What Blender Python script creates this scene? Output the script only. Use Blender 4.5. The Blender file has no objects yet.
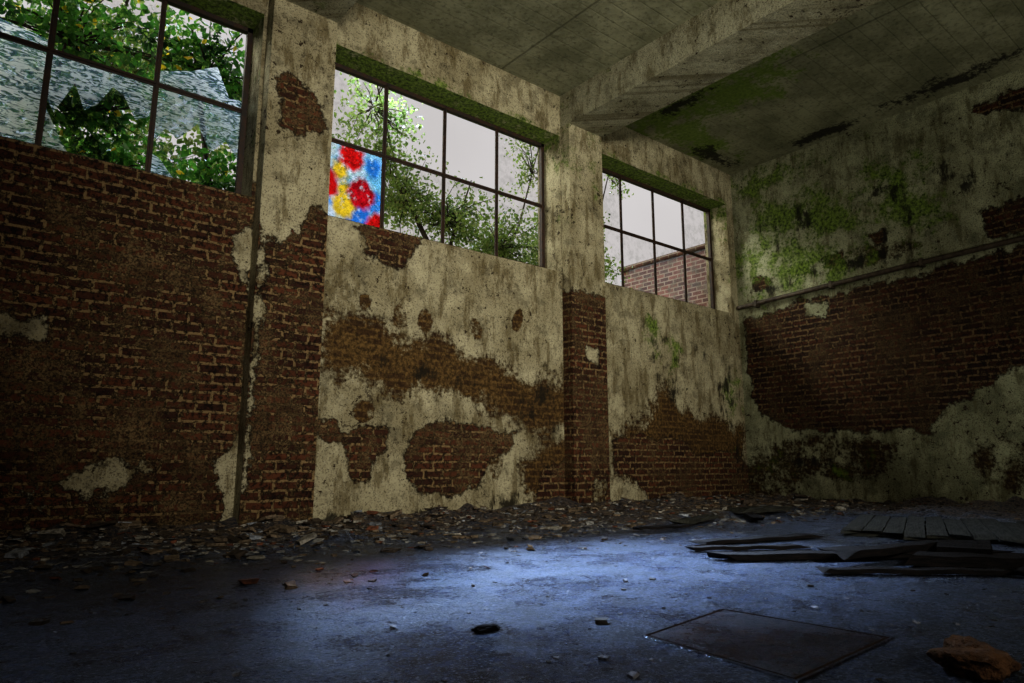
import bpy, bmesh, numpy as np, math, random
from mathutils import Vector, Matrix
random.seed(7); rng=np.random.default_rng(7)
SC=bpy.context.scene; COL=bpy.context.collection
try:
    SC.view_settings.view_transform='Standard'; SC.view_settings.look='None'
    SC.view_settings.look='Medium High Contrast'
except Exception: pass
D=5.54; L=8.93; H=4.90; S=2.69; HD=4.38   # wall_left at y=D, wall_far at x=L, ceiling, sill, window head
XB=-4.0; YR=-4.0

# ------------------------------------------------------------------ node helpers
class N:
    def __init__(s,name):
        s.m=bpy.data.materials.new(name); s.m.use_nodes=True; s.t=s.m.node_tree; s.t.nodes.clear()
        s.out=s.t.nodes.new('ShaderNodeOutputMaterial')
    def set(s,sock,v):
        if isinstance(v,bpy.types.NodeSocket): s.t.links.new(v,sock)
        elif isinstance(v,(tuple,list)) and sock.type=='RGBA' and len(v)==3: sock.default_value=(*v,1)
        else: sock.default_value=v
    def node(s,ty,**k):
        n=s.t.nodes.new(ty)
        for a,b in k.items(): setattr(n,a,b)
        return n
    def pos(s): return s.node('ShaderNodeNewGeometry').outputs['Position']
    def math(s,op,a,b=0.0,clamp=False):
        n=s.node('ShaderNodeMath',operation=op,use_clamp=clamp); s.set(n.inputs[0],a); s.set(n.inputs[1],b); return n.outputs[0]
    def mad(s,a,k,c): return s.math('ADD',s.math('MULTIPLY',a,k),c)
    def cn(s,v,k): return s.math('MULTIPLY',s.math('SUBTRACT',v,.5),k)
    def mix(s,f,a,b,blend='MIX'):
        n=s.node('ShaderNodeMix',data_type='RGBA',blend_type=blend); s.set(n.inputs[0],f); s.set(n.inputs[6],a); s.set(n.inputs[7],b); return n.outputs[2]
    def noise(s,sc,det=4,ro=.55,vec=None,dist=0.0):
        n=s.node('ShaderNodeTexNoise'); n.inputs['Scale'].default_value=sc; n.inputs['Detail'].default_value=det
        n.inputs['Roughness'].default_value=ro; n.inputs['Distortion'].default_value=dist
        s.set(n.inputs['Vector'],vec if vec is not None else s.pos()); return n.outputs[0]
    def vor(s,sc,feature='F1',vec=None,out='Distance'):
        n=s.node('ShaderNodeTexVoronoi',feature=feature); n.inputs['Scale'].default_value=sc
        s.set(n.inputs['Vector'],vec if vec is not None else s.pos()); return n.outputs[out]
    def rng(s,v,a,b,c=0.0,d=1.0):
        n=s.node('ShaderNodeMapRange'); n.interpolation_type='SMOOTHSTEP'
        s.set(n.inputs[0],v)
        for i,q in enumerate((a,b,c,d)): n.inputs[i+1].default_value=q
        return n.outputs[0]
    def sep(s,v):
        n=s.node('ShaderNodeSeparateXYZ'); s.set(n.inputs[0],v); return n.outputs
    def comb(s,x,y,z=0.0):
        n=s.node('ShaderNodeCombineXYZ')
        for i,q in enumerate((x,y,z)): s.set(n.inputs[i],q)
        return n.outputs[0]
    def attr(s,name):
        n=s.node('ShaderNodeAttribute',attribute_name=name); return n
    def bump(s,h,st=1.0,di=.01,nrm=None):
        n=s.node('ShaderNodeBump'); n.inputs['Strength'].default_value=st; n.inputs['Distance'].default_value=di
        s.set(n.inputs['Height'],h)
        if nrm is not None: s.set(n.inputs['Normal'],nrm)
        return n.outputs[0]
    def pbr(s,col,rough=.8,nrm=None,metal=0.0,spec=.3):
        b=s.node('ShaderNodeBsdfPrincipled'); s.set(b.inputs['Base Color'],col); s.set(b.inputs['Roughness'],rough)
        b.inputs['Metallic'].default_value=metal; b.inputs['Specular IOR Level'].default_value=spec
        if nrm is not None: s.set(b.inputs['Normal'],nrm)
        return b.outputs[0]
    def fin(s,sh): s.t.links.new(sh,s.out.inputs[0]); return s.m

# ------------------------------------------------------------------ materials
def wall_material(name,plA,plB,under,tone=1.0,bA=(.118,.042,.020),bB=(.028,.013,.009),mo_c=(.250,.168,.080),cloud=.5):
    n=N(name); P=n.pos(); x,y,z=n.sep(P)
    a=n.attr('mask'); col=a.outputs['Color']; sp=n.node('ShaderNodeSeparateColor'); n.set(sp.inputs[0],col)
    R,G,B=sp.outputs; A=a.outputs['Alpha']
    n1=n.noise(5,7,.68); n2=n.noise(26,5,.72); n3=n.noise(1.6,6,.65); n4=n.noise(75,3,.7); n5=n.noise(3.2,8,.74)
    stv=n.comb(n.math('MULTIPLY',n.math('ADD',x,y),6.0),1.0,n.math('MULTIPLY',z,1.7)); n6=n.noise(1.0,8,.74,vec=stv)
    wob=n.math('ADD',n.cn(n1,.75),n.cn(n2,.22))
    mb=n.rng(n.math('ADD',R,wob),.49,.512)
    wob2=n.math('ADD',n.cn(n5,1.2),n.cn(n2,.6))
    mu=n.rng(n.math('ADD',G,wob2),.44,.62)
    # brick
    dx=n.cn(n.noise(9,2),.03); dz=n.cn(n.noise(7,2,.5),.024)
    u=n.math('ADD',n.math('ADD',x,y),dx); v=n.math('ADD',z,dz)
    br=n.node('ShaderNodeTexBrick'); n.set(br.inputs['Vector'],n.comb(u,v))
    for k,q in (('Scale',1.0),('Mortar Size',.013),('Mortar Smooth',.2),('Bias',-.1),('Brick Width',.215),('Row Height',.0745)): br.inputs[k].default_value=q
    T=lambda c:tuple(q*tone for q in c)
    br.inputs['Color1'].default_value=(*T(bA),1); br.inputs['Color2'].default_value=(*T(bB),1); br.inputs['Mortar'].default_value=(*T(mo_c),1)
    bf=br.outputs['Fac']
    bc=n.mix(n.rng(n2,.45,.58,0,.88),br.outputs['Color'],(.005,.0035,.003))
    smear=n.rng(n.math('ADD',n.math('MULTIPLY',n.noise(2.3,7,.75),.62),n.math('MULTIPLY',n2,.5)),.555,.60)
    mort=n.mix(n.rng(n1,.35,.65),T(mo_c),T((.100,.060,.026)))
    mort=n.mix(n.rng(n4,.44,.58,0,.88),mort,(.012,.008,.005))
    bc=n.mix(n.math('MULTIPLY',smear,.72),bc,mort)
    # undercoat
    uc=n.mix(n.rng(n2,.36,.62),under,tuple(c*.22 for c in under))
    uc=n.mix(n.math('MULTIPLY',n.math('SUBTRACT',1.0,bf),n.rng(n5,.42,.60,.05,.7)),uc,n.mix(n1,(.040,.016,.009),(.012,.007,.005)))
    # plaster
    pl=n.mix(n.rng(n3,.38,.62),plA,plB)
    pl=n.mix(n.rng(n1,.50,.63,0,cloud+.05),pl,tuple(c*.38 for c in plB))
    pl=n.mix(n.rng(n6,.49,.60,0,cloud+.22),pl,(plB[0]*.36,plB[1]*.30,plB[2]*.19))
    pl=n.mix(n.rng(n5,.36,.44,.30,0),pl,tuple(min(1,c*1.4) for c in plA))
    pl=n.mix(n.rng(n4,.51,.64,0,.72),pl,(.05,.039,.025))
    spots=n.rng(n.math('ADD',n.noise(13,4,.75),n.math('MULTIPLY',n3,.25)),.745,.76)
    pl=n.mix(spots,pl,(.04,.027,.015))
    cr=n.vor(1.1,'DISTANCE_TO_EDGE',vec=n.comb(n.mad(n1,.6,u),n.mad(n3,.9,v),0.0))
    crack=n.math('MULTIPLY',n.math('SUBTRACT',1.0,n.rng(cr,.001,.006)),n.rng(n3,.48,.56,0,.8))
    pl=n.mix(crack,pl,(.03,.02,.012))
    c=n.mix(mu,pl,uc)
    edge=n.math('MULTIPLY',n.rng(n.math('ADD',R,wob),.44,.49),n.math('SUBTRACT',1.0,mb))
    c=n.mix(n.math('MULTIPLY',edge,.65),c,(.016,.010,.006))
    c=n.mix(mb,c,bc)
    # moss and black stains : soft weight shattered by noise
    mo=n.rng(n.math('ADD',B,n.math('ADD',n.cn(n5,2.6),n.cn(n2,1.0))),.50,.85)
    gm=n.mix(n.rng(n2,.35,.65),(.22,.33,.045),(.030,.052,.010))
    c=n.mix(n.math('MULTIPLY',mo,n.rng(B,.0,.3,0,.88)),c,gm)
    st=n.rng(n.math('ADD',A,n.math('ADD',n.cn(n6,2.2),n.cn(n1,1.6))),.48,.80)
    c=n.mix(n.math('MULTIPLY',st,n.rng(A,.0,.3,0,.88)),c,(.014,.012,.008))
    h=n.math('SUBTRACT',1.0,mb); h=n.math('SUBTRACT',h,n.math('MULTIPLY',mu,.35))
    h=n.math('SUBTRACT',h,n.math('MULTIPLY',n.math('MULTIPLY',bf,n.math('SUBTRACT',1.0,smear)),n.math('MULTIPLY',mb,.7)))
    h=n.math('ADD',h,n.math('MULTIPLY',n2,.7)); h=n.math('ADD',h,n.math('MULTIPLY',n4,.35))
    nr=n.bump(h,1.0,.032)
    return n.fin(n.pbr(c,.85,nr,spec=.2))
M_WL=wall_material('peeling_plaster_brick',(.46,.415,.275),(.31,.27,.165),(.190,.112,.038))
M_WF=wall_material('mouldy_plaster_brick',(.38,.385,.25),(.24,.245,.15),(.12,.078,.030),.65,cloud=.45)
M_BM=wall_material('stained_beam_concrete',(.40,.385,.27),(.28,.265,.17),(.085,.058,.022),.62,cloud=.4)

def ceiling_mat():
    n=N('board_formed_concrete'); P=n.pos(); x,y,z=n.sep(P)
    a=n.attr('mask'); sp=n.node('ShaderNodeSeparateColor'); n.set(sp.inputs[0],a.outputs['Color'])
    n1=n.noise(1.4,7,.7); n2=n.noise(22,5,.7); n5=n.noise(3.2,8,.74)
    c=n.mix(n.rng(n1,.35,.65),(.34,.335,.22),(.18,.18,.11))
    w=n.math('FRACT',n.mad(n1,.15,n.math('MULTIPLY',y,1/.19)))
    line=n.rng(n.math('ABSOLUTE',n.math('SUBTRACT',w,.5)),.46,.5,0,.35)
    c=n.mix(line,c,(.06,.055,.035))
    w2=n.math('FRACT',n.math('MULTIPLY',n.math('ADD',x,.3),1/2.35)); l2=n.rng(n.math('ABSOLUTE',n.math('SUBTRACT',w2,.5)),.492,.498,0,.5)
    c=n.mix(l2,c,(.05,.045,.03))
    c=n.mix(n.rng(n2,.48,.68,0,.55),c,(.07,.065,.04))
    mo=n.rng(n.math('ADD',sp.outputs[2],n.math('ADD',n.cn(n5,3.2),n.cn(n2,1.4))),.50,.85)
    c=n.mix(n.math('MULTIPLY',mo,n.rng(sp.outputs[2],.0,.3,0,.85)),c,n.mix(n2,(.26,.38,.05),(.03,.052,.012)))
    st=n.rng(n.math('ADD',a.outputs['Alpha'],n.math('ADD',n.cn(n5,2.0),n.cn(n2,.8))),.48,.7)
    c=n.mix(n.math('MULTIPLY',st,n.rng(a.outputs['Alpha'],.0,.3,0,.9)),c,(.016,.013,.010))
    h=n.math('SUBTRACT',n.math('MULTIPLY',n2,.6),n.math('ADD',line,l2))
    return n.fin(n.pbr(c,.85,n.bump(h,1,.008),spec=.2))
M_CE=ceiling_mat()

def floor_mat(name='wet_blue_concrete',cA=(.090,.120,.225),cB=(.014,.021,.046),warm=(.020,.018,.028),fleck=(.32,.36,.46),fk=.85):
    n=N(name); P=n.pos(); a=n.attr('mask'); dirt=a.outputs['Fac']
    n1=n.noise(2.2,7,.7); n2=n.noise(38,5,.8); n3=n.noise(80,3,.7); n4=n.noise(7,8,.78); n5=n.noise(14,6,.78,dist=.6)
    c=n.mix(n.rng(n4,.47,.56),cA,cB)
    c=n.mix(n.rng(n2,.48,.53,0,.93),c,(.004,.005,.009))
    c=n.mix(n.rng(n5,.52,.57,0,.85),c,warm)
    c=n.mix(n.rng(n3,.57,.61,0,fk),c,fleck)
    c=n.mix(n.rng(n1,.50,.64,0,.4),c,(.006,.007,.011))
    d=n.rng(n.math('ADD',dirt,n.cn(n4,1.3)),.38,.60)
    dc=n.mix(n.rng(n2,.40,.60),(.16,.11,.066),(.012,.009,.007))
    c=n.mix(d,c,dc)
    ro=n.math('ADD',n.rng(n1,.38,.60,.12,.28),n.cn(n2,.7)); ro=n.math('ADD',ro,.10); ro=n.math('ADD',ro,n.math('MULTIPLY',d,.45),True)
    h=n.math('ADD',n.math('MULTIPLY',n2,1.2),n.math('MULTIPLY',n3,.6)); h=n.math('ADD',h,n.math('MULTIPLY',n4,1.4)); h=n.math('ADD',h,n.math('MULTIPLY',n5,1.2))
    b=n.node('ShaderNodeBsdfPrincipled'); n.set(b.inputs['Base Color'],c); n.set(b.inputs['Roughness'],ro); b.inputs['Specular IOR Level'].default_value=.85
    n.set(b.inputs['Specular Tint'],(.50,.68,1.0)); n.set(b.inputs['Normal'],n.bump(h,1.0,.030))
    return n.fin(b.outputs[0])
M_FL=floor_mat()
M_HATCH=floor_mat('rusty_hatch_plate',(.050,.040,.062),(.014,.011,.018),(.050,.026,.020),(.12,.10,.12),.5)

def simple(name,c1,c2,sc=12,rough=.8,bump=.006,metal=0,spec=.3,stretch=None):
    n=N(name); v=n.pos()
    if stretch:
        x,y,z=n.sep(n.node('ShaderNodeTexCoord').outputs['Object']); v=n.comb(n.math('MULTIPLY',x,stretch[0]),n.math('MULTIPLY',y,stretch[1]),n.math('MULTIPLY',z,stretch[2]))
    a=n.noise(sc,5,.7,vec=v); b=n.noise(sc*5,3,.7,vec=v)
    c=n.mix(n.rng(a,.35,.65),c1,c2); c=n.mix(n.rng(b,.55,.7,0,.6),c,tuple(q*.3 for q in c2))
    return n.fin(n.pbr(c,rough,n.bump(n.math('ADD',a,b),1,bump),metal,spec))
M_STEEL=simple('rusted_steel_frame',(.020,.016,.014),(.045,.022,.012),20,.6,.002)
M_PIPE=simple('rusty_pipe',(.08,.06,.04),(.03,.02,.014),14,.6,.003)
M_WOOD=simple('weathered_wood',(.065,.066,.054),(.016,.015,.013),6,.8,.008,stretch=(1,12,12),spec=.15)
M_WOODD=simple('charred_wood',(.018,.014,.013),(.005,.005,.005),8,.8,.008,stretch=(1,10,10),spec=.12)
M_STONE=simple('sandstone',(.17,.085,.038),(.048,.025,.013),14,.85,.012)
M_SIDE=simple('bare_dark_plaster',(.16,.13,.09),(.08,.06,.04),3,.85,.008)
M_GRD=simple('outdoor_gravel',(.32,.32,.20),(.14,.16,.06),2,.9,.02)

def rubble_mat():
    n=N('rubble'); a=n.attr('col'); b=n.noise(40,4,.7)
    c=n.mix(n.rng(b,.4,.65,0,.75),a.outputs['Color'],(.012,.009,.007))
    return n.fin(n.pbr(c,.8,n.bump(b,1,.006),spec=.3))
M_RUB=rubble_mat()

def leaf_mat(name,c1,c2,c3):
    n=N(name); a=n.noise(2.2,3,.6); b=n.noise(14,3,.7)
    c=n.mix(n.rng(a,.35,.65),c1,c2); c=n.mix(n.rng(b,.52,.68),c,c3)
    p=n.pbr(c,.45,None,0,.4); t=n.node('ShaderNodeBsdfTranslucent'); n.set(t.inputs[0],c)
    m=n.node('ShaderNodeMixShader'); m.inputs[0].default_value=.45; n.t.links.new(p,m.inputs[1]); n.t.links.new(t.outputs[0],m.inputs[2])
    return n.fin(m.outputs[0])
M_LEAF=leaf_mat('tree_leaves',(.22,.31,.06),(.07,.13,.022),(.44,.44,.17))
M_IVY=leaf_mat('ivy_leaves',(.08,.25,.03),(.012,.045,.01),(.30,.50,.08))
M_FLW=leaf_mat('yellow_flowers',(.7,.5,.03),(.6,.45,.02),(.8,.6,.05))
M_BARK=simple('bark',(.05,.035,.022),(.02,.014,.010),12,.9,.01)

def glass_clear():
    n=N('dirty_window_glass')
    t=n.node('ShaderNodeBsdfTransparent'); d=n.noise(9,5,.7)
    n.set(t.inputs[0],n.mix(n.rng(d,.4,.75),(.95,.94,.93),(.70,.70,.68)))
    g=n.node('ShaderNodeBsdfGlossy'); g.inputs['Roughness'].default_value=.05; g.inputs[0].default_value=(.7,.7,.7,1)
    m=n.node('ShaderNodeMixShader'); m.inputs[0].default_value=.05
    n.t.links.new(t.outputs[0],m.inputs[1]); n.t.links.new(g.outputs[0],m.inputs[2]); return n.fin(m.outputs[0])
M_GL=glass_clear()
def glass_frost():
    n=N('frosted_wavy_glass'); x,y,z=n.sep(n.pos())
    w=n.noise(7,4,.6,vec=n.comb(n.math('MULTIPLY',x,1.3),y,n.math('MULTIPLY',z,4.0)),dist=2.0)
    nr=n.bump(w,1,.03)
    tr=n.node('ShaderNodeBsdfTranslucent'); n.set(tr.inputs[0],n.mix(n.rng(w,.44,.56),(.95,.98,1.0),(.16,.30,.42)))
    tp=n.node('ShaderNodeBsdfTransparent'); tp.inputs[0].default_value=(.72,.88,1.0,1)
    gl=n.node('ShaderNodeBsdfGlossy'); gl.inputs['Roughness'].default_value=.15; n.set(gl.inputs['Normal'],nr)
    m1=n.node('ShaderNodeMixShader'); n.set(m1.inputs[0],n.rng(w,.44,.56,.12,.60)); n.t.links.new(tr.outputs[0],m1.inputs[1]); n.t.links.new(tp.outputs[0],m1.inputs[2])
    m2=n.node('ShaderNodeMixShader'); m2.inputs[0].default_value=.05; n.t.links.new(m1.outputs[0],m2.inputs[1]); n.t.links.new(gl.outputs[0],m2.inputs[2])
    return n.fin(m2.outputs[0])
M_FR=glass_frost()
def glass_stain():
    n=N('painted_stained_glass'); a=n.attr('col'); w=n.noise(24,5,.75); w2=n.noise(11,4,.7)
    c=n.mix(n.rng(w,.36,.60,0,.7),a.outputs['Color'],n.mix(1.0,a.outputs['Color'],(.45,.48,.48),'MULTIPLY'))
    c=n.mix(n.rng(w2,.54,.66,0,.45),c,(.72,.80,.78))
    tr=n.node('ShaderNodeBsdfTranslucent'); n.set(tr.inputs[0],c)
    tp=n.node('ShaderNodeBsdfTransparent'); n.set(tp.inputs[0],c)
    m1=n.node('ShaderNodeMixShader'); m1.inputs[0].default_value=.85; n.t.links.new(tr.outputs[0],m1.inputs[1]); n.t.links.new(tp.outputs[0],m1.inputs[2])
    return n.fin(m1.outputs[0])
M_ST=glass_stain()
def ext_brick():
    n=N('red_exterior_brick'); x,y,z=n.sep(n.pos())
    br=n.node('ShaderNodeTexBrick'); n.set(br.inputs['Vector'],n.comb(n.math('ADD',x,y),z))
    for k,q in (('Scale',1.0),('Mortar Size',.016),('Bias',0),('Brick Width',.28),('Row Height',.11)): br.inputs[k].default_value=q
    br.inputs['Color1'].default_value=(.11,.042,.026,1); br.inputs['Color2'].default_value=(.04,.016,.012,1); br.inputs['Mortar'].default_value=(.16,.12,.085,1)
    c=n.mix(n.rng(n.noise(3,5,.7),.45,.65,0,.7),br.outputs['Color'],(.06,.052,.034))
    return n.fin(n.pbr(c,.85,n.bump(n.math('SUBTRACT',1.0,br.outputs['Fac']),1,.01),spec=.2))
M_XB=ext_brick()

# ------------------------------------------------------------------ geometry helpers
def poly_sdf(px,py,poly):
    """positive inside"""
    poly=np.array(poly,float); d=np.full(px.shape,1e9); ins=np.zeros(px.shape,bool); n=len(poly)
    for i in range(n):
        a=poly[i]; b=poly[(i+1)%n]; e=b-a; wx=px-a[0]; wy=py-a[1]
        t=np.clip((wx*e[0]+wy*e[1])/(e@e+1e-12),0,1); d=np.minimum(d,(wx-e[0]*t)**2+(wy-e[1]*t)**2)
        c=((a[1]>py)!=(b[1]>py)) & (px<(b[0]-a[0])*(py-a[1])/((b[1]-a[1])+1e-12)+a[0]); ins^=c
    d=np.sqrt(d); return np.where(ins,d,-d)
def enc(s,k=2.2): return np.clip(.5+s*k,0,1)
def union(px,py,polys):
    d=np.full(px.shape,-9.)
    for q in polys: d=np.maximum(d,poly_sdf(px,py,q))
    return d
def blob(px,py,cx,cy,rx,ry,ang=0):
    c,s=math.cos(ang),math.sin(ang); X=(px-cx)*c+(py-cy)*s; Y=-(px-cx)*s+(py-cy)*c
    return np.clip(1.0-np.sqrt((X/rx)**2+(Y/ry)**2),0,1)

class MB:
    """accumulates vertices/faces/masks into one mesh"""
    def __init__(s): s.v=[];s.f=[];s.c=[];s.m=[];s.n=0
    def grid(s,o,du,dv,lu,lv,step,mask,mi=0):
        o=np.array(o,float);du=np.array(du,float);dv=np.array(dv,float)
        nu=max(1,int(round(lu/step)));nv=max(1,int(round(lv/step)))
        U,V=np.meshgrid(np.linspace(0,lu,nu+1),np.linspace(0,lv,nv+1),indexing='ij')
        P=o+U[...,None]*du+V[...,None]*dv; P=P.reshape(-1,3)
        c=mask(P) if mask else np.zeros((len(P),4)); 
        idx=np.arange((nu+1)*(nv+1)).reshape(nu+1,nv+1)+s.n
        F=np.stack([idx[:-1,:-1],idx[1:,:-1],idx[1:,1:],idx[:-1,1:]],-1).reshape(-1,4)
        s.v.append(P);s.f.append(F);s.c.append(c);s.m+= [mi]*len(F);s.n+=len(P)
    def box(s,a,b,mask=None,mi=0):
        x0,y0,z0=a;x1,y1,z1=b
        P=np.array([(x,y,z) for x in(x0,x1) for y in(y0,y1) for z in(z0,z1)],float)
        F=np.array([(0,1,3,2),(4,6,7,5),(0,4,5,1),(2,3,7,6),(0,2,6,4),(1,5,7,3)])+s.n
        s.v.append(P);s.f.append(F);s.c.append(mask(P) if mask else np.zeros((8,4)));s.m+=[mi]*6;s.n+=8
    def build(s,name,mats,attr='mask',smooth=False):
        v=np.concatenate(s.v);f=np.concatenate(s.f);c=np.concatenate(s.c)
        me=bpy.data.meshes.new(name); me.vertices.add(len(v)); me.vertices.foreach_set('co',v.ravel())
        me.loops.add(f.size); me.loops.foreach_set('vertex_index',f.ravel().astype(np.int32))
        me.polygons.add(len(f)); me.polygons.foreach_set('loop_start',np.arange(0,f.size,4,dtype=np.int32)); me.polygons.foreach_set('loop_total',np.full(len(f),4,dtype=np.int32))
        for m in mats: me.materials.append(m)
        me.polygons.foreach_set('material_index',np.array(s.m,dtype=np.int32))
        if smooth: me.polygons.foreach_set('use_smooth',np.ones(len(f),bool))
        me.update(calc_edges=True); me.validate()
        a=me.attributes.new(attr,'FLOAT_COLOR','POINT'); a.data.foreach_set('color',c.astype(np.float32).ravel())
        ob=bpy.data.objects.new(name,me); COL.objects.link(ob); return ob

def mesh_obj(name,v,f,mats,mi=None,col=None,parent=None,smooth=False):
    me=bpy.data.meshes.new(name); me.from_pydata([tuple(q) for q in v],[],[tuple(q) for q in f])
    for m in (mats if isinstance(mats,(list,tuple)) else [mats]): me.materials.append(m)
    if mi is not None: me.polygons.foreach_set('material_index',np.array(mi,dtype=np.int32))
    if smooth: me.polygons.foreach_set('use_smooth',np.ones(len(me.polygons),bool))
    if col is not None:
        a=me.attributes.new('col','FLOAT_COLOR','POINT'); a.data.foreach_set('color',np.array(col,dtype=np.float32).ravel())
    me.update(); ob=bpy.data.objects.new(name,me); COL.objects.link(ob)
    if parent: ob.parent=parent
    return ob

# ------------------------------------------------------------------ wall_left masks (x,z)
BR_L=[ [(2.74,2.64),(2.93,2.75),(3.48,2.75),(3.37,2.61),(3.23,2.41),(3.01,2.34),(2.87,2.41),(2.77,2.49)],
 [(3.28,.63),(3.38,.81),(3.66,.9),(4.14,.89),(4.6,.83),(4.56,.63),(4.27,.54),(4.17,.3),(3.85,.21),(3.51,.25),(3.32,.38)],
 [(2.68,.75),(2.87,.84),(3.07,.81),(3.09,.61),(2.95,.54),(2.92,.36),(2.79,.38),(2.7,.54)],
 [(2.39,.87),(2.61,.89),(2.62,.72),(2.4,.72)],
 [(6.08,.78),(6.59,.85),(7.38,.81),(7.8,.62),(8.63,.7),(8.93,.42),(8.93,-.3),(7.0,-.3),(6.74,.07),(6.47,.31),(6.12,.43)],
 [(4.85,.05),(5.0,.45),(5.5,.6),(5.5,-.2),(4.9,-.2)],
 [(-5,-.2),(1.80,-.2),(1.80,2.8),(-5,2.8)] ]
UN_L=[ [(2.39,1.86),(2.63,1.83),(3.19,1.74),(3.88,1.68),(4.39,1.55),(4.95,1.43),(5.41,1.38),(5.43,.88),(4.95,.81),(4.4,1.0),(3.89,1.12),(3.21,1.13),(2.71,1.23),(2.41,1.28)],
 [(4.66,.44),(5.02,.76),(5.43,.88),(5.6,0),(4.94,-.2),(4.8,.18)],
 [(6.05,.9),(6.6,1.0),(7.0,1.6),(7.4,1.3),(7.9,1.2),(8.9,1.1),(8.93,.3),(6.1,.3)] ]
LIGHT_L=[ [(0.0,1.47),(.45,1.5),(.47,1.32),(.1,1.33)], [(1.60,2.30),(1.78,2.44),(1.80,1.85),(1.68,2.0)], [(.5,.36),(.95,.52),(1.15,.44),(.8,.30)], [(1.70,.1),(1.66,.5),(1.78,.7),(1.8,.1)]]
def mask_left(P):
    x,z=P[:,0],P[:,2]; b=union(x,z,BR_L); l=union(x,z,LIGHT_L); b=np.minimum(b,-l*1.6)
    R=enc(b); G=enc(union(x,z,UN_L),1.3); 
    bay1=(x<1.8)&(z<2.8); G=np.where(bay1,.35,G)
    G=np.where(bay1&(z<.6),.52,G); G=np.where(l>-.03,.12,G)
    R=np.where(bay1&(z<.55)&(R>.5),np.clip(.5+(R-.5)*.28-.03,0,1),R)
    B=np.zeros(len(x)); A=np.zeros(len(x))
    for q in [(6.95,1.9,.5,.8,0),(7.3,1.6,.4,.9,0),(8.0,2.0,.4,.7,0),(8.5,1.4,.6,1.2,0),(5.5,1.6,.3,1.0,0),(8.7,.6,.5,.9,0),(3.6,1.35,1.6,.3,-.15),(5.0,1.2,.8,.7,0),(4.2,.1,1.6,.3,0)]: A=np.maximum(A,blob(x,z,*q)*.65)
    for q in [(3.19,1.86,.10,.18,0),(2.82,1.96,.08,.10,0),(3.47,1.87,.11,.15,0),(4.08,1.87,.10,.15,.3),(4.64,2.03,.09,.18,-.3),(2.86,.96,.14,.12,0),(4.35,.5,.12,.2,0)]: G=np.maximum(G,np.clip(blob(x,z,*q)*2.2,0,.60))
    for q in [(6.9,2.1,.6,.9,.2),(8.6,1.3,.6,1.4,0),(7.4,1.9,.5,.9,0)]: B=np.maximum(B,blob(x,z,*q)*.7)
    B=np.maximum(B,np.clip((z-4.42)*-6+1,0,1)*(z>4.3)*.55*(x>2.3))
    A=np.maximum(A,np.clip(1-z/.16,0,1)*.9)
    return np.stack([R,G,B,A],1)
def mask_soffit(P):
    x,y=P[:,0],P[:,1]; return np.stack([x*0,x*0+.1,x*0+.95,x*0],1)
def mask_jamb(P):
    z=P[:,2]; return np.stack([z*0,z*0+.02,np.clip((z-3.3)/1.1,0,1)*.45+.24,z*0],1)
WINS=[(-1.17,1.75),(2.40,5.30),(6.02,8.76)]
w=MB(); TB=D+.40; FRY=D+.30
w.grid((XB,D,-.05),(1,0,0),(0,0,1),L-XB,S+.05,.025,mask_left)
w.grid((XB,D,HD),(1,0,0),(0,0,1),L-XB,H-HD,.04,mask_left)
for a,b in [(XB,WINS[0][0]),(WINS[0][1],WINS[1][0]),(WINS[1][1],WINS[2][0]),(WINS[2][1],L)]:
    w.grid((a,D,S),(1,0,0),(0,0,1),b-a,HD-S,.04,mask_left)
for a,b in WINS:
    w.grid((a,D,HD),(1,0,0),(0,1,0),b-a,TB-D,.05,mask_soffit)
    w.grid((a,D,S),(1,0,0),(0,1,0),b-a,TB-D,.1,mask_jamb)
    w.grid((a,D,S),(0,0,1),(0,1,0),HD-S,TB-D,.05,mask_jamb)
    w.grid((b,D,S),(0,0,1),(0,1,0),HD-S,TB-D,.05,mask_jamb)
# outer shell (closes the wall thickness)
w.grid((XB,TB,-.05),(1,0,0),(0,0,1),L+.3-XB,S+.05,.5,None,1); w.grid((XB,TB,HD),(1,0,0),(0,0,1),L+.3-XB,H+.2-HD,.5,None,1)
for a,b in [(XB,WINS[0][0]),(WINS[0][1],WINS[1][0]),(WINS[1][1],WINS[2][0]),(WINS[2][1],L+.3)]:
    w.grid((a,TB,S),(1,0,0),(0,0,1),b-a,HD-S,.5,None,1)
# pilasters are part of the wall
def mk_pil(m,x0,x1,zb,patches,light):
    Y0=D-.15
    def mk(P):
        side=P[:,1]>Y0+.01
        x,z=P[:,0]+ (P[:,1]-Y0),P[:,2]
        s=zb(x)-z; s=np.maximum(s,union(x,z,patches)) if patches else s
        if light: s=np.minimum(s,-union(x,z,light))
        s=np.where(z<.5,np.minimum(s,.10),s)
        if x0<4: s=np.where(side,-.16,s)
        R=enc(s); A=np.clip(1-z/.2,0,1)*.7
        if x0<4: A=np.maximum(A,np.clip((2.6-z)/1.2,0,1)*.2)
        G=np.where(z>zb(x),.12,.45); G=np.where(side&(x0<4),.12,G); B=np.clip((z-2.6)/2,0,1)*(.6 if x0>4 else .12)
        return np.stack([R,G+x*0,B,np.where(side,A*.3,A)],1)
    m.grid((x0,Y0,-.02),(1,0,0),(0,0,1),x1-x0,4.51,.025,mk)
    m.grid((x0,Y0,-.02),(0,1,0),(0,0,1),.15,4.51,.03,mk)
    m.grid((x1,Y0,-.02),(0,1,0),(0,0,1),.15,4.51,.03,mk)
mk_pil(w,1.78,2.36,lambda x:2.50+.2*np.sin(x*9),[[(1.84,3.75),(1.95,3.85),(2.2,3.7),(2.27,3.4),(2.1,3.3),(1.9,3.32)]],[[(1.78,2.3),(1.86,2.5),(1.83,1.2),(1.82,.3),(1.78,.3)],[(1.98,2.7),(2.2,2.7),(2.1,2.38)]])
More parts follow.
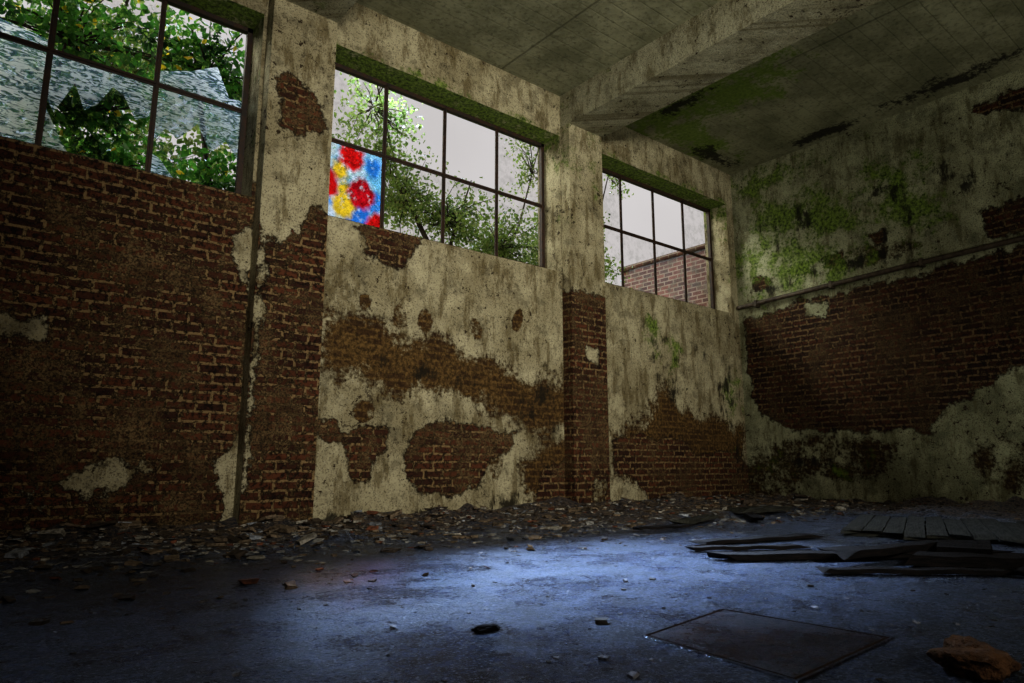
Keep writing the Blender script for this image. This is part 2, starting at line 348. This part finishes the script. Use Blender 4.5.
mk_pil(w,5.31,5.87,lambda x:2.45+0*x,[],[[(5.5,1.82),(5.75,1.84),(5.74,1.62),(5.55,1.66)],[(5.6,.35),(5.8,.3),(5.84,.0),(5.6,.0)]])
mk_pil(w,-1.78,-1.20,lambda x:2.6+.2*np.sin(x*9),[],[])
w.build('wall_left',[M_WL,M_SIDE])

# ------------------------------------------------------------------ wall_far (y,z)
BR_F=[[(5.44,2.60),(4.9,2.63),(4.58,2.74),(4.35,2.70),(3.9,2.72),(3.4,2.80),(2.94,2.8),(1.99,2.87),(0.6,2.85),(0.6,1.5),(1.99,1.5),(2.14,1.56),(2.52,1.37),(2.89,1.17),(3.19,.84),(3.45,.97),(3.81,.9),(4.31,.94),(4.86,.96),(5.3,1.19),(5.42,1.7)],
 [(5.3,3.0),(5.25,3.2),(4.95,3.15),(5.0,3.0)],[(4.15,3.05),(4.2,3.25),(3.95,3.3),(3.9,3.1)],[(3.5,3.25),(3.6,3.4),(3.4,3.45),(3.38,3.3)],[(2.3,3.05),(2.35,3.35),(1.9,3.4),(1.4,3.3),(1.4,3.0)],[(2.1,4.5),(2.4,4.6),(2.0,4.66),(1.0,4.5),(1.0,4.3)]]
LT_F=[[(4.55,2.68),(4.5,2.5),(4.25,2.45),(4.2,2.66)],[(3.45,2.84),(3.4,2.72),(2.9,2.78),(2.9,2.88)]]
def mask_far(P):
    y,z=P[:,1],P[:,2]; b=union(y,z,BR_F); b=np.minimum(b,-union(y,z,LT_F)); R=enc(b)
    G=np.full(len(y),.16); B=np.full(len(y),.14)*(z>2.8); A=np.full(len(y),.06)
    for q in [(4.9,4.0,1.0,1.0,0),(4.2,3.8,1.2,.9,0),(5.2,3.4,.8,1.1,0),(4.4,3.2,1.7,.7,.1),(3.2,3.8,.9,1.3,-.4),(5.0,4.6,1.5,.6,0)]: B=np.maximum(B,blob(y,z,*q)*1.0)
    for q in [(5.1,.5,1.0,.6,0),(4.2,.5,.9,.4,0)]: B=np.maximum(B,blob(y,z,*q)*.55)
    for q in [(2.75,4.1,.22,.8,-.35),(3.1,3.6,.25,.75,-.5),(3.35,3.3,.22,.45,0),(4.45,3.9,.6,.7,0),(4.9,3.7,.4,.6,0),(3.4,3.95,.5,.2,0),(5.0,3.0,.8,.25,0),(2.45,3.7,.2,.6,.5),(2.0,4.0,.2,.5,.3),(3.8,3.1,1.6,.25,0),(4.6,.5,.6,.3,0)]: A=np.maximum(A,blob(y,z,*q)*.75)
    for q in [(4.3,.6,1.5,.5,0),(5.2,.4,.8,.7,0),(3.9,3.15,1.6,.25,0),(2.4,.5,.6,.5,0)]: G=np.maximum(G,np.clip(blob(y,z,*q)*1.1,0,.57))
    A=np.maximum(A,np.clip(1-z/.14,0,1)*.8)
    return np.stack([R,G,B,A],1)
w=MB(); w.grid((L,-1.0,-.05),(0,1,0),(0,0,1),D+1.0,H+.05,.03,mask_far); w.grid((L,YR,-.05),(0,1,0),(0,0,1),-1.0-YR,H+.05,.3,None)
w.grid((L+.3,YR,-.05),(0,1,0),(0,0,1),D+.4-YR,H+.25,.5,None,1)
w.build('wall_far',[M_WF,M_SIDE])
w=MB(); w.box((XB-.2,YR-.2,-.05),(L+.3,YR,H+.1)); w.build('wall_right',[M_SIDE])
w=MB(); w.box((XB-.2,YR,-.05),(XB,D+.4,H+.1)); w.build('wall_back',[M_SIDE])

# ------------------------------------------------------------------ ceiling + beams
def mask_ceil(P):
    x,y=P[:,0],P[:,1]; B=np.full(len(x),.12); A=np.full(len(x),.06)
    for q in [(6.5,4.9,1.0,1.9,0),(6.75,4.2,1.0,1.5,0),(7.4,5.2,2.0,.6,0)]: B=np.maximum(B,np.clip(blob(x,y,*q)*1.25,0,.9))
    for q in [(4.2,3.9,.25,.2,0),(8.6,2.4,.4,1.4,0),(8.2,5.3,1.2,.35,0),(6.6,4.7,.3,1.0,0),(8.7,4.0,.3,1.2,0)]: A=np.maximum(A,blob(x,y,*q)*.9)
    return np.stack([x*0,x*0,B,A],1)
w=MB(); w.grid((XB,YR,H),(1,0,0),(0,1,0),L-XB,D-YR,.06,mask_ceil); w.box((XB-.2,YR-.2,H+.1),(L+.3,D+.4,H+.3)); w.build('ceiling',[M_CE])
for x0,x1 in [(1.78,2.36),(5.31,5.89),(-1.78,-1.2)]:
    m=MB(); z0=4.49
    def mkb(P):
        z=P[:,2]; return np.stack([z*0,z*0+.05,(P[:,1]>4.6)*.3+z*0,z*0],1)
    yl=D-YR
    m.grid((x0,YR,z0),(1,0,0),(0,1,0),x1-x0,yl,.06,mkb); m.grid((x0,YR,z0),(0,0,1),(0,1,0),H-z0,yl,.06,mkb); m.grid((x1,YR,z0),(0,0,1),(0,1,0),H-z0,yl,.06,mkb)
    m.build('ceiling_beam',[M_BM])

# ------------------------------------------------------------------ floor with debris banks
def vnoise(x,y,sc,seed):
    r=np.random.default_rng(seed).random((256,256)); X=x*sc+400;Y=y*sc+400
    i=np.floor(X).astype(int);j=np.floor(Y).astype(int);fx=X-i;fy=Y-j;fx=fx*fx*(3-2*fx);fy=fy*fy*(3-2*fy)
    g=lambda a,b:r[a%256,b%256]
    return (g(i,j)*(1-fx)+g(i+1,j)*fx)*(1-fy)+(g(i,j+1)*(1-fx)+g(i+1,j+1)*fx)*fy
def dirtf(x,y):
    e=3.35+.35*np.sin(x*.9)+.5*(vnoise(x,y,1.1,3)-.5)
    a=np.clip((y-e)/1.6,0,1); b=np.clip((x-6.6)/1.6,0,1)*np.clip((y-.5),0,1)
    return np.clip(np.maximum(a,b),0,1)
def hf(x,y):
    d=dirtf(x,y); return d**1.4*(.01+.11*vnoise(x,y,2.5,5)*vnoise(x,y,6,6)*1.6)+d*.014*vnoise(x,y,25,8)
w=MB(); w.grid((XB,YR,0),(1,0,0),(0,1,0),L-XB,D-YR,.035,None)
P=w.v[0]; dd=dirtf(P[:,0],P[:,1]); P[:,2]=hf(P[:,0],P[:,1]); w.c[0]=np.repeat(dd[:,None],4,1)
w.build('floor',[M_FL],smooth=True)

PLANKS=[(3.85,1.75,.01,1.5,.12,.030,-.62,0,M_WOODD),(4.2,1.78,.01,.8,.10,.03,-.45,0,M_WOODD),(4.2,2.55,.01,1.0,.10,.02,-.25,0,M_WOODD),
   (4.05,1.20,.01,.7,.2,.05,-.9,0,M_WOODD),(3.5,1.35,.01,.9,.07,.02,-.75,0,M_WOODD),(3.95,1.62,.042,.9,.10,.035,-.15,0,M_WOODD),(4.30,1.4,.01,.45,.24,.07,.3,0,M_WOODD),
   (3.7,2.35,.01,.7,.07,.02,-.55,0,M_WOODD),(4.0,1.0,.01,.5,.10,.03,.1,0,M_WOODD),
   (4.9,3.55,.035,.8,.12,.03,.3,0,M_WOOD),(6.2,3.75,.05,.7,.2,.04,-.1,0,M_WOOD),(4.2,3.35,.03,.5,.07,.02,-.3,0,M_WOODD),(5.6,3.45,.03,.5,.10,.03,.7,0,M_WOODD)]
# rubble
RP=[];RS=[];RC=[];RF=[]
def rubble(name,pts,sizes,cols,flats,mat=M_RUB):
    V=[];F=[];C=[]
    q=[(0,1,3,2),(4,6,7,5),(0,4,5,1),(2,3,7,6),(0,2,6,4),(1,5,7,3)]
    pp=np.array(pts); Z=hf(pp[:,0],pp[:,1])
    for (x,y),s,c,flat,z0 in zip(pts,sizes,cols,flats,Z):
        b=np.array([(i,j,l) for i in(-.5,.5) for j in(-.5,.5) for l in(-.5,.5)])*(1,rng.uniform(.4,1),flat*rng.uniform(.25,1))+rng.uniform(-.14,.14,(8,3))*(1,1,flat)
        a=rng.uniform(0,6.28);t=rng.normal(0,.22);ca,sa=math.cos(a),math.sin(a);ct,st=math.cos(t),math.sin(t)
        Rz=np.array([[ca,-sa,0],[sa,ca,0],[0,0,1]]);Rx=np.array([[1,0,0],[0,ct,-st],[0,st,ct]])
        b=(b@Rx.T@Rz.T)*s; b[:,2]+=z0-b[:,2].min()-.002; b[:,0]+=x;b[:,1]+=y
        n=len(V);V+=list(b);F+=[tuple(n+i for i in ff) for ff in q];C+=[(*c,1)]*8
    return mesh_obj(name,V,F,mat,col=C)
pal=[((.44,.41,.35),.15),((.20,.15,.10),.40),((.07,.052,.037),.34),((.20,.075,.04),.05),((.34,.37,.42),.06)]
pc=np.array([p[1] for p in pal]);pc/=pc.sum()
def inpanel(x,y): return 4.70<x<7.35 and .45<y<3.15
def nearplank(x,y,s):
    if abs(x-2.02)<.2+s and abs(y-.67)<.2+s: return True
    for p in PLANKS:
        ca,sa=math.cos(p[6]),math.sin(p[6]); u=(x-p[0])*ca+(y-p[1])*sa; v=-(x-p[0])*sa+(y-p[1])*ca
        if abs(u)<p[3]/2+.05+s*.7 and abs(v)<p[4]/2+.01+s*.7: return True
    return False
def okp(x,y,s):
    if y>D-.05-s*.7 or x>L-.05-s*.7 or inpanel(x,y) or nearplank(x,y,s): return False
    if y>D-.22-s*.7 and (1.7-s<x<2.45+s or 5.22-s<x<5.96+s): return False
    if y<3.5 and x>1.2 and s>.045: return False
    return True
while len(RP)<10500:
    x=rng.uniform(-.6,8.85); y=D-.05-abs(rng.exponential(.75)) if rng.random()<.6 else rng.uniform(2.7,5.3)
    if y<2.6 or (x>2.8 and rng.random()<.2): continue
    s=min(.15,.010+rng.exponential(.017 if x<2.8 else .014))
    if not okp(x,y,s) or rng.random()>dirtf(np.array([x]),np.array([y]))[0]+.10: continue
    k_=rng.choice(5,p=pc)
    if y<3.4 and k_ in (0,4): k_=1
    RP.append((x,y)); RS.append(s); RC.append(tuple(np.array(pal[k_][0])*rng.uniform(.5,1.2))); RF.append(.3)
for k in range(1800):
    x=rng.uniform(6.0,8.8);y=rng.uniform(.6,5.2);s=min(.13,.014+rng.exponential(.022))
    if rng.random()>(x-5.8)/2.4 or not okp(x,y,s): continue
    RP.append((x,y)); RS.append(s); RC.append(tuple(np.array(pal[rng.choice(5,p=pc)][0])*rng.uniform(.5,1.2))); RF.append(.3)
for k in range(1100):
    x,y=rng.uniform(.3,6.5),rng.uniform(.6,3.6); s=.004+rng.exponential(.005)
    if 1.5<x<2.25 and .8<y<1.55 or inpanel(x,y) or nearplank(x,y,s): continue
    RP.append((x,y)); RS.append(s); RC.append((.24,.25,.29) if rng.random()<.5 else (.04,.035,.03)); RF.append(.4)
for k in range(800):   # pale flakes of fallen plaster and broken tile
    cx,cy=[(2.6,4.1),(3.8,3.8),(4.6,3.8),(1.2,4.2),(6.0,4.0),(7.3,3.6),(.6,4.4),(5.4,3.6)][rng.integers(8)]
    x,y=cx+rng.normal(0,.6),min(5.2,cy+rng.normal(0,.30)); s=rng.uniform(.012,.055)
    if not okp(x,y,s): continue
    RP.append((x,y)); RS.append(s); RC.append(tuple(np.array((.34,.34,.33))*rng.uniform(.5,1.1))); RF.append(.14)
rubble('rubble_debris',RP,RS,RC,RF)

def plank(name,p,length,width,th,ang,mat,tilt=0,parent=None,ragged=.05):
    bm=bmesh.new(); nx=10
    ring=[]
    for i in range(nx+1):
        x=-length/2+length*i/nx; e=(i in(0,nx)); sg=.003*math.sin(i*1.7+ang*5)
        r=[]
        for (y,z) in ((-.5,0),(.5,0),(.5,1),(-.5,1)):
            r.append(bm.verts.new((x+(random.uniform(-ragged,ragged) if e else 0),y*width*(1+random.uniform(-.04,.04)),z*th+sg)))
        ring.append(r)
    for a,b in zip(ring[:-1],ring[1:]):
        for k in range(4): bm.faces.new((a[k],a[(k+1)%4],b[(k+1)%4],b[k]))
    bm.faces.new(ring[0][::-1]);bm.faces.new(ring[-1]); bmesh.ops.recalc_face_normals(bm,faces=bm.faces)
    me=bpy.data.meshes.new(name);bm.to_mesh(me);bm.free();me.materials.append(mat)
    ob=bpy.data.objects.new(name,me);COL.objects.link(ob);ob.location=p;ob.rotation_euler=(0,tilt,ang)
    if parent: ob.parent=parent
    return ob
e=bpy.data.objects.new('timber_board_panel',None);COL.objects.link(e);e.location=(6.05,1.75,.0);e.rotation_euler=(0,0,.35)
for k in range(15): plank('board_%d'%(k+1),(random.uniform(-.12,.16),-.92+k*.13,.022+random.uniform(0,.004)),1.9+random.uniform(-.3,.1),.122,.018,0,M_WOOD,parent=e,ragged=.10)
for k in range(3): plank('batten_%d'%(k+1),(-.7+k*.7,-.0,.0),1.9,.08,.022,math.pi/2,M_WOOD,parent=e,ragged=.0)
for (x,y,z,l,wd,th,a,t,m) in PLANKS: plank('fallen_plank',(x,y,z),l,wd,th,a,m,t,ragged=.09)

def rock(name,p,r,sc,mat,seed):
    bm=bmesh.new(); bmesh.ops.create_icosphere(bm,subdivisions=4,radius=r)
    from mathutils import noise
    for v in bm.verts:
        q=v.co/r*1.3+Vector((seed*3.1,0,0)); d=noise.noise(q)*.45+noise.noise(q*3)*.16+noise.noise(q*8)*.06
        v.co*=(1+d); v.co.x*=sc[0];v.co.y*=sc[1];v.co.z*=sc[2]
    zmin=min(v.co.z for v in bm.verts)
    for v in bm.verts: v.co.z=max(v.co.z,zmin*.6)-zmin*.6
    me=bpy.data.meshes.new(name);bm.to_mesh(me);bm.free();me.materials.append(mat)
    ob=bpy.data.objects.new(name,me);COL.objects.link(ob);ob.location=p;return ob
rock('broken_stone',(2.01,.66,0),.084,(1.15,.95,.50),M_STONE,1)
rock('wood_chip',(1.34,1.75,0),.036,(1.3,.5,.35),M_WOODD,2)

# floor hatch
hx=[(1.66,1.40),(2.16,1.47),(2.19,.93),(1.60,.90)]
cx=sum(a for a,b in hx)/4;cy=sum(b for a,b in hx)/4
bm=bmesh.new()
def ringv(s,z): return [bm.verts.new((cx+(a-cx)*s,cy+(b-cy)*s,z)) for a,b in hx]
prof=[(1.035,.0005),(1.03,.005),(1.0,.005),(.997,.001),(.965,.001),(.960,.0045)]
rs=[ringv(s,z) for s,z in prof]
for a,b in zip(rs[:-1],rs[1:]):
    for k in range(4): bm.faces.new((a[k],a[(k+1)%4],b[(k+1)%4],b[k]))
bm.faces.new(rs[-1]); bmesh.ops.recalc_face_normals(bm,faces=bm.faces)
me=bpy.data.meshes.new('floor_hatch');bm.to_mesh(me);bm.free();me.materials.append(M_HATCH);me.materials.append(M_STEEL)
for p_ in me.polygons:
    if 8<=p_.index<20: p_.material_index=1
o=bpy.data.objects.new('floor_hatch',me);COL.objects.link(o)

# pipe on the far wall
def tube(pts,r,seg=10):
    V=[];F=[]
    pts=[Vector(p) for p in pts]
    for i,p in enumerate(pts):
        t=(pts[min(i+1,len(pts)-1)]-pts[max(i-1,0)]).normalized(); a=t.orthogonal().normalized(); b=t.cross(a)
        rr=r[i] if isinstance(r,(list,tuple)) else r
        for k in range(seg): an=2*math.pi*k/seg; V.append(p+a*math.cos(an)*rr+b*math.sin(an)*rr)
    for i in range(len(pts)-1):
        for k in range(seg): F.append((i*seg+k,i*seg+(k+1)%seg,(i+1)*seg+(k+1)%seg,(i+1)*seg+k))
    return V,F
e=bpy.data.objects.new('wall_pipe',None);COL.objects.link(e)
V,F=tube([(L-.07,5.50,2.775),(L-.07,4.2,2.84),(L-.07,3.2,2.885),(L-.07,1.5,2.95),(L-.07,-3.9,3.15)],.032,12); mesh_obj('pipe',V,F,M_PIPE,parent=e,smooth=True)
V=[];F=[]
for y,z in [(5.2,2.79),(4.1,2.845),(3.0,2.895),(1.9,2.935),(.5,2.985)]:
    n=len(V)
    for a in (-.02,.02):
        for b,c in ((L-.001,z-.05),(L-.001,z+.05),(L-.11,z+.045),(L-.11,z-.045)): V.append((b,y+a,c))
    F+=[(n,n+1,n+2,n+3),(n+4,n+7,n+6,n+5)]+[(n+k,n+4+k,n+4+(k+1)%4,n+(k+1)%4) for k in range(4)]
mesh_obj('pipe_brackets',V,F,M_PIPE,parent=e)

# ------------------------------------------------------------------ windows
ZB,ZM,ZT=2.775,3.575,4.375
def window(name,x0,x1,ncol=4,skip=(),frost=None):
    e=bpy.data.objects.new(name,None);COL.objects.link(e)
    V=[];F=[]
    def bx(a,b):
        n=len(V); V.extend([(x,y,z) for x in(a[0],b[0]) for y in(a[1],b[1]) for z in(a[2],b[2])]); F.extend([tuple(n+i for i in q) for q in [(0,1,3,2),(4,6,7,5),(0,4,5,1),(2,3,7,6),(0,2,6,4),(1,5,7,3)]])
    def bar(x,z0,z1,t):  # T-section
        bx((x-t/2,FRY-.006,z0),(x+t/2,FRY+.006,z1)); bx((x-.005,FRY-.02,z0),(x+.005,FRY+.02,z1))
    W=x1-x0
    bx((x0,FRY-.02,S),(x1,FRY+.025,ZB+.03)); bx((x0,FRY-.02,ZT-.035),(x1,FRY+.025,HD))
    bx((x0,FRY-.02,S),(x0+.045,FRY+.025,HD)); bx((x1-.045,FRY-.02,S),(x1,FRY+.025,HD))
    for i in range(1,ncol): bar(x0+W*i/ncol,ZB,ZT,.042)
    bx((x0,FRY-.008,ZM-.021),(x1,FRY+.008,ZM+.021)); bx((x0,FRY-.022,ZM-.006),(x1,FRY+.022,ZM+.006))
    mesh_obj('steel_frame',V,F,M_STEEL,parent=e)
    V=[];F=[]
    for i in range(ncol):
        for j,(z0,z1) in enumerate(((ZB,ZM),(ZM,ZT))):
            if (i,j) in skip: continue
            a,b=x0+W*i/ncol,x0+W*(i+1)/ncol; n=len(V); V+= [(a,FRY+.009,z0),(b,FRY+.009,z0),(b,FRY+.009,z1),(a,FRY+.009,z1)]; F.append((n,n+1,n+2,n+3))
    if F: mesh_obj('glass_panes',V,F,M_GL,parent=e)
    return e
w1=window('window_1',*WINS[0],skip=[(i,j) for i in range(4) for j in range(2)])
w2=window('window_2',*WINS[1],skip=[(0,0),(2,1),(1,1)])
w3=window('window_3',*WINS[2],skip=[(1,1),(2,1)])
cw=(WINS[0][1]-WINS[0][0])/4; c0,c1,c2,c3,c4=[WINS[0][0]+cw*i for i in range(5)]
SH=[ [(c1,ZB),(c2,ZB),(c2,ZM),(c1,ZM)],[(c0,ZB),(c1,ZB),(c1,ZM),(c0,ZM)],[(c0,ZM),(c1,ZM),(c1,ZT),(c0,ZT)],
 [(c1,ZM),(c2,ZM),(c2,3.66),(-.1,3.72),(c1,3.9)],
 [(c2,ZM),(c2,3.22),(.36,3.10),(.47,3.38),(.55,3.18),(.63,3.26),(.72,3.44),(.80,3.40),(.90,3.22),(c3,3.30),(c3,ZM)],
 [(c2,ZB),(.50,ZB),(.42,2.90),(.36,3.02),(c2,3.16)],
 [(c3,ZB),(1.25,ZB),(1.17,2.86),(1.10,2.95),(c3,2.98)],
 [(c3,ZM),(c3,3.05),(1.12,3.22),(1.22,3.16),(1.36,3.34),(1.48,3.12),(1.6,3.26),(c4,3.05),(c4,ZM)],
 [(c3,ZM),(c4,ZM),(c4,3.68),(1.60,3.66),(1.48,3.92),(1.28,3.80),(c3,3.70)] ]
V=[];F=[]
for k,s in enumerate(SH):
    n=len(V); V+=[(x,FRY+.010,z) for x,z in s]; F.append(tuple(range(n,n+len(s))))
mesh_obj('broken_frosted_glass',V,F,M_FR,parent=w1)
mesh_obj('glass_panes',[(c2,FRY+.011,ZM),(c3,FRY+.011,ZM),(c3,FRY+.011,ZT),(c2,FRY+.011,ZT)],[(0,1,2,3)],M_GL,parent=w1)
# painted pane (lower-left pane of window_2) : coloured blotches stored on a fine grid
sw=(WINS[1][1]-WINS[1][0])/4; sx0,sx1=WINS[1][0],WINS[1][0]+sw
nx,nz=90,100; V=[];F=[];C=[]
blobs=[(.62,.12,.20,(.03,.20,.62)),(.80,.62,.20,(.25,.62,.80)),(.85,.80,.12,(.04,.25,.65)),(.30,.60,.11,(.05,.30,.75)),(.90,.35,.14,(.05,.30,.75)),(.62,.64,.12,(.80,.88,.88)),(.12,.92,.18,(.70,.80,.75)),(.1,.72,.12,(.72,.82,.8)),
 (.36,.66,.12,(.95,.60,.03)),(.42,.22,.17,(.95,.62,.03)),(.42,.44,.09,(.95,.62,.03)),(.16,.12,.14,(.75,.85,.9)),(.22,.24,.06,(.05,.3,.7)),
 (.52,.88,.19,(.80,.012,.01)),(.16,.46,.19,(.80,.012,.01)),(.68,.42,.20,(.62,.008,.015)),(.93,.06,.16,(.80,.012,.01))]
for i in range(nx+1):
    for j in range(nz+1):
        u,v=i/nx,j/nz; V.append((sx0+u*sw,FRY+.009,ZB+v*(ZM-ZB)))
        uu=u+.014*math.sin(v*23+u*9)+.010*math.sin(v*51);vv=v+.014*math.sin(u*25)+.010*math.sin(u*57+v*20)
        c=np.array((.38,.68,.80))
        for (a,b,r_,cc) in blobs:
            d_=math.hypot(uu-a,vv-b); t_=min(1,max(0,(r_-d_)/.07+.5)); c=c*(1-t_)+np.array(cc)*t_
        C.append((*c,1))
for i in range(nx):
    for j in range(nz): n=i*(nz+1)+j; F.append((n,n+nz+1,n+nz+2,n+1))
mesh_obj('stained_glass_pane',V,F,M_ST,col=C,parent=w2)

# ------------------------------------------------------------------ outdoors
w=MB(); w.box((-30,D+.41,-.3),(45,45,-.08)); w.build('ground_exterior',[M_GRD])
w=MB(); w.box((14,7.0,-.08),(14.4,12.2,5.75)); w.box((13.93,6.95,5.75),(14.47,12.25,5.86)); w.build('exterior_brick_wall',[M_XB])
def leafy(name,clusters,lsize,mat,trunks,seed,flowers=0):
    r=np.random.default_rng(seed); V=[];F=[];MI=[]
    for pts,rad in trunks:
        v,f=tube(pts,rad,6); n=len(V); V+=v; F+=[tuple(n+i for i in q) for q in f]; MI+=[1]*len(f)
    for (c,rr,cnt) in clusters:
        c=np.array(c);rr=np.array(rr)
        sub=r.normal(0,.45,(max(3,cnt//40),3))*rr+c
        for s_ in sub[:70]:
            a=c+(s_-c)*.15; mid=(a+s_)/2+r.normal(0,.06,3)
            v,f=tube([a,mid,s_],[.012,.008,.003],4); n=len(V);V+=v;F+=[tuple(n+i for i in q) for q in f];MI+=[1]*len(f)
        for k in range(cnt):
            p=sub[r.integers(len(sub))]+r.normal(0,.16,3)*np.minimum(rr,1.0)*1.3
            s=lsize*r.uniform(.5,1.3); d=r.normal(0,1,3);d/=np.linalg.norm(d); e_=np.cross(d,r.normal(0,1,3));e_/=np.linalg.norm(e_); nn=np.cross(d,e_)
            n=len(V); V+=[p-d*s*.5,p+e_*s*.32+nn*s*.08,p+d*s*.55,p-e_*s*.32+nn*s*.08,p+e_*s*.2-d*s*.3,p-e_*s*.2-d*s*.3]
            F+=[(n,n+4,n+1,n+2),(n,n+2,n+3,n+5)]; mm=2 if (flowers and r.random()<flowers) else 0; MI+=[mm,mm]
    return mesh_obj(name,V,F,[mat,M_BARK,M_FLW],MI)
leafy('ivy_vine',[((-.6,6.6,3.2),(.9,.25,.6),1200),((.7,6.6,2.85),(.9,.25,.5),2400),((.6,6.6,3.5),(.8,.25,.4),900),((1.9,6.6,2.95),(.6,.25,.5),1500),((2.4,6.7,3.2),(.4,.2,.5),500),((.5,6.9,4.3),(.9,.35,.7),1500),((1.7,7.0,4.5),(.8,.3,.6),1700),((-.8,6.9,4.2),(.7,.3,.7),1200)],.085,M_IVY,
  [([(0,6.6,-.1),(.1,6.55,1.5),(.3,6.5,3.0),(.5,6.9,4.6)],[.05,.04,.03,.015]),([(1.9,6.6,-.1),(1.85,6.5,1.8),(1.7,6.7,3.2),(1.5,7.0,4.9)],[.05,.04,.03,.012]),([(-.7,6.7,-.1),(-.8,6.6,2),(-.6,6.8,3.4),(-.3,7,4.9)],[.04,.03,.02,.01])],3,.015)
leafy('tree',[((4.9,9.2,5.2),(.7,.6,.8),1500),((6.0,9.0,4.5),(.8,.6,.5),2600),((7.3,9.2,4.35),(.8,.6,.6),3000),((8.5,9.4,4.5),(.6,.5,.9),1800),((5.2,9.0,4.6),(.6,.5,.6),1500),((4.6,9.0,6.0),(.6,.5,.8),1100),((8.3,9.4,6.0),(.7,.4,.9),700)],.07,M_LEAF,
  [([(6.2,9.3,-.1),(6.1,9.3,2.0),(6.0,9.1,3.6),(5.2,9.2,5.0),(4.6,9.1,6.8)],[.13,.11,.06,.025,.01]),([(6.1,9.3,2.6),(7.0,9.2,3.8),(7.8,9.3,4.8),(8.4,9.4,6.6)],[.08,.05,.02,.008]),([(6.0,9.1,3.6),(6.2,9.0,4.4),(6.5,9.0,5.3)],[.05,.025,.01])],5)
leafy('tree',[((10.3,10.0,6.0),(.5,.5,1.1),1200),((10.0,9.6,4.6),(.7,.5,.6),1000),((11.6,10.4,7.2),(.5,.4,.6),200)],.08,M_LEAF,
  [([(10.2,10,-.1),(10.2,10,3.0),(10.3,10,5.2),(10.5,10.1,7.6)],[.12,.09,.03,.01]),([(10.3,10,4.6),(11.0,10.2,6.2),(11.7,10.4,7.8)],[.04,.02,.008])],9)
leafy('tree',[((1.2,10.5,6.0),(1.4,.8,1.2),3000),((-1.0,10.0,5.2),(1.4,.8,1.2),2500),((3.2,11,6.4),(.8,.6,.9),900),((1.6,10.0,4.4),(1.6,.6,.7),2500)],.10,M_LEAF,
  [([(.5,10.5,-.1),(.5,10.4,3.0),(.9,10.5,5.2),(1.4,10.6,7.4)],[.15,.12,.06,.02]),([(.5,10.4,3),(-.4,10.2,4.4),(-1.2,10,6.0)],[.08,.05,.02])],12)

# ------------------------------------------------------------------ light
wd=bpy.data.worlds.new('overcast_sky');SC.world=wd;wd.use_nodes=True;t=wd.node_tree;t.nodes.clear()
bg=t.nodes.new('ShaderNodeBackground');ow=t.nodes.new('ShaderNodeOutputWorld');ns=t.nodes.new('ShaderNodeTexNoise');ns.inputs['Scale'].default_value=3;ns.inputs['Detail'].default_value=4
mx=t.nodes.new('ShaderNodeMix');mx.data_type='RGBA';mx.inputs[6].default_value=(.44,.42,.415,1);mx.inputs[7].default_value=(.66,.635,.64,1)
tc=t.nodes.new('ShaderNodeTexCoord');t.links.new(tc.outputs['Generated'],ns.inputs[0]);t.links.new(ns.outputs[0],mx.inputs[0]);t.links.new(mx.outputs[2],bg.inputs[0]);bg.inputs[1].default_value=1.0;t.links.new(bg.outputs[0],ow.inputs[0])
def sun(name,dr,e,ang,c):
    s_=bpy.data.lights.new(name,'SUN');s_.energy=e;s_.angle=math.radians(ang);s_.color=c
    o=bpy.data.objects.new(name,s_);COL.objects.link(o);o.location=(4,20,15);o.rotation_euler=Vector(dr).to_track_quat('-Z','Y').to_euler()
sun('sky_and_fill_sun',(-.30,-.66,-.66),4.6,24,(.60,.75,1.0))
sun('sky_and_fill_sun',(.62,-.55,-.42),4.4,25,(1.0,1.0,.88))  # second sun, added as fill to brighten the window jambs
def spot(name,loc,tgt,e,size,c,rad=.5):
    a=bpy.data.lights.new(name,'SPOT');a.energy=e;a.color=c;a.spot_size=math.radians(size);a.spot_blend=1.0;a.shadow_soft_size=rad
    o=bpy.data.objects.new(name,a);COL.objects.link(o);o.location=loc;o.rotation_euler=(Vector(tgt)-Vector(loc)).to_track_quat('-Z','Y').to_euler()
spot('floor_pool_spot',(5.8,11.3,9.7),(2.70,2.32,0),80000,14.5,(.54,.71,1.0),.9)  # added unseen spot through window_2, makes the blue pool on the floor
spot('fill_spot',(1.2,-3.4,3.0),(4.5,5.5,2.4),2150,62,(1.0,.95,.82))  # added fill spot out of view, brightens the middle of wall_left
spot('fill_spot',(4.5,-3.4,1.2),(6.2,2.5,4.9),460,90,(1.0,.98,.82))  # second added fill spot, lifts the ceiling and far end
a=bpy.data.lights.new('room_fill_area','AREA');a.shape='RECTANGLE';a.size=4;a.size_y=1.5;a.energy=60;a.color=(1,.90,.75)  # added fill lamp inside the room; wall_right has no window there
o=bpy.data.objects.new('room_fill_area',a);COL.objects.link(o);o.location=(1.5,-3.7,3.3);o.rotation_euler=Vector((.05,1,-.25)).to_track_quat('-Z','Y').to_euler()

# ------------------------------------------------------------------ camera
cd=bpy.data.cameras.new('camera');cd.sensor_width=36;cd.lens=683.8/1024*36;cd.clip_start=.02;cd.clip_end=200
cam=bpy.data.objects.new('camera',cd);COL.objects.link(cam);cam.location=(0,0,.5)
th=math.radians(10.18);yw=math.radians(50.55)
cam.rotation_euler=Vector((math.cos(th)*math.cos(yw),math.cos(th)*math.sin(yw),math.sin(th))).to_track_quat('-Z','Y').to_euler()
SC.camera=cam
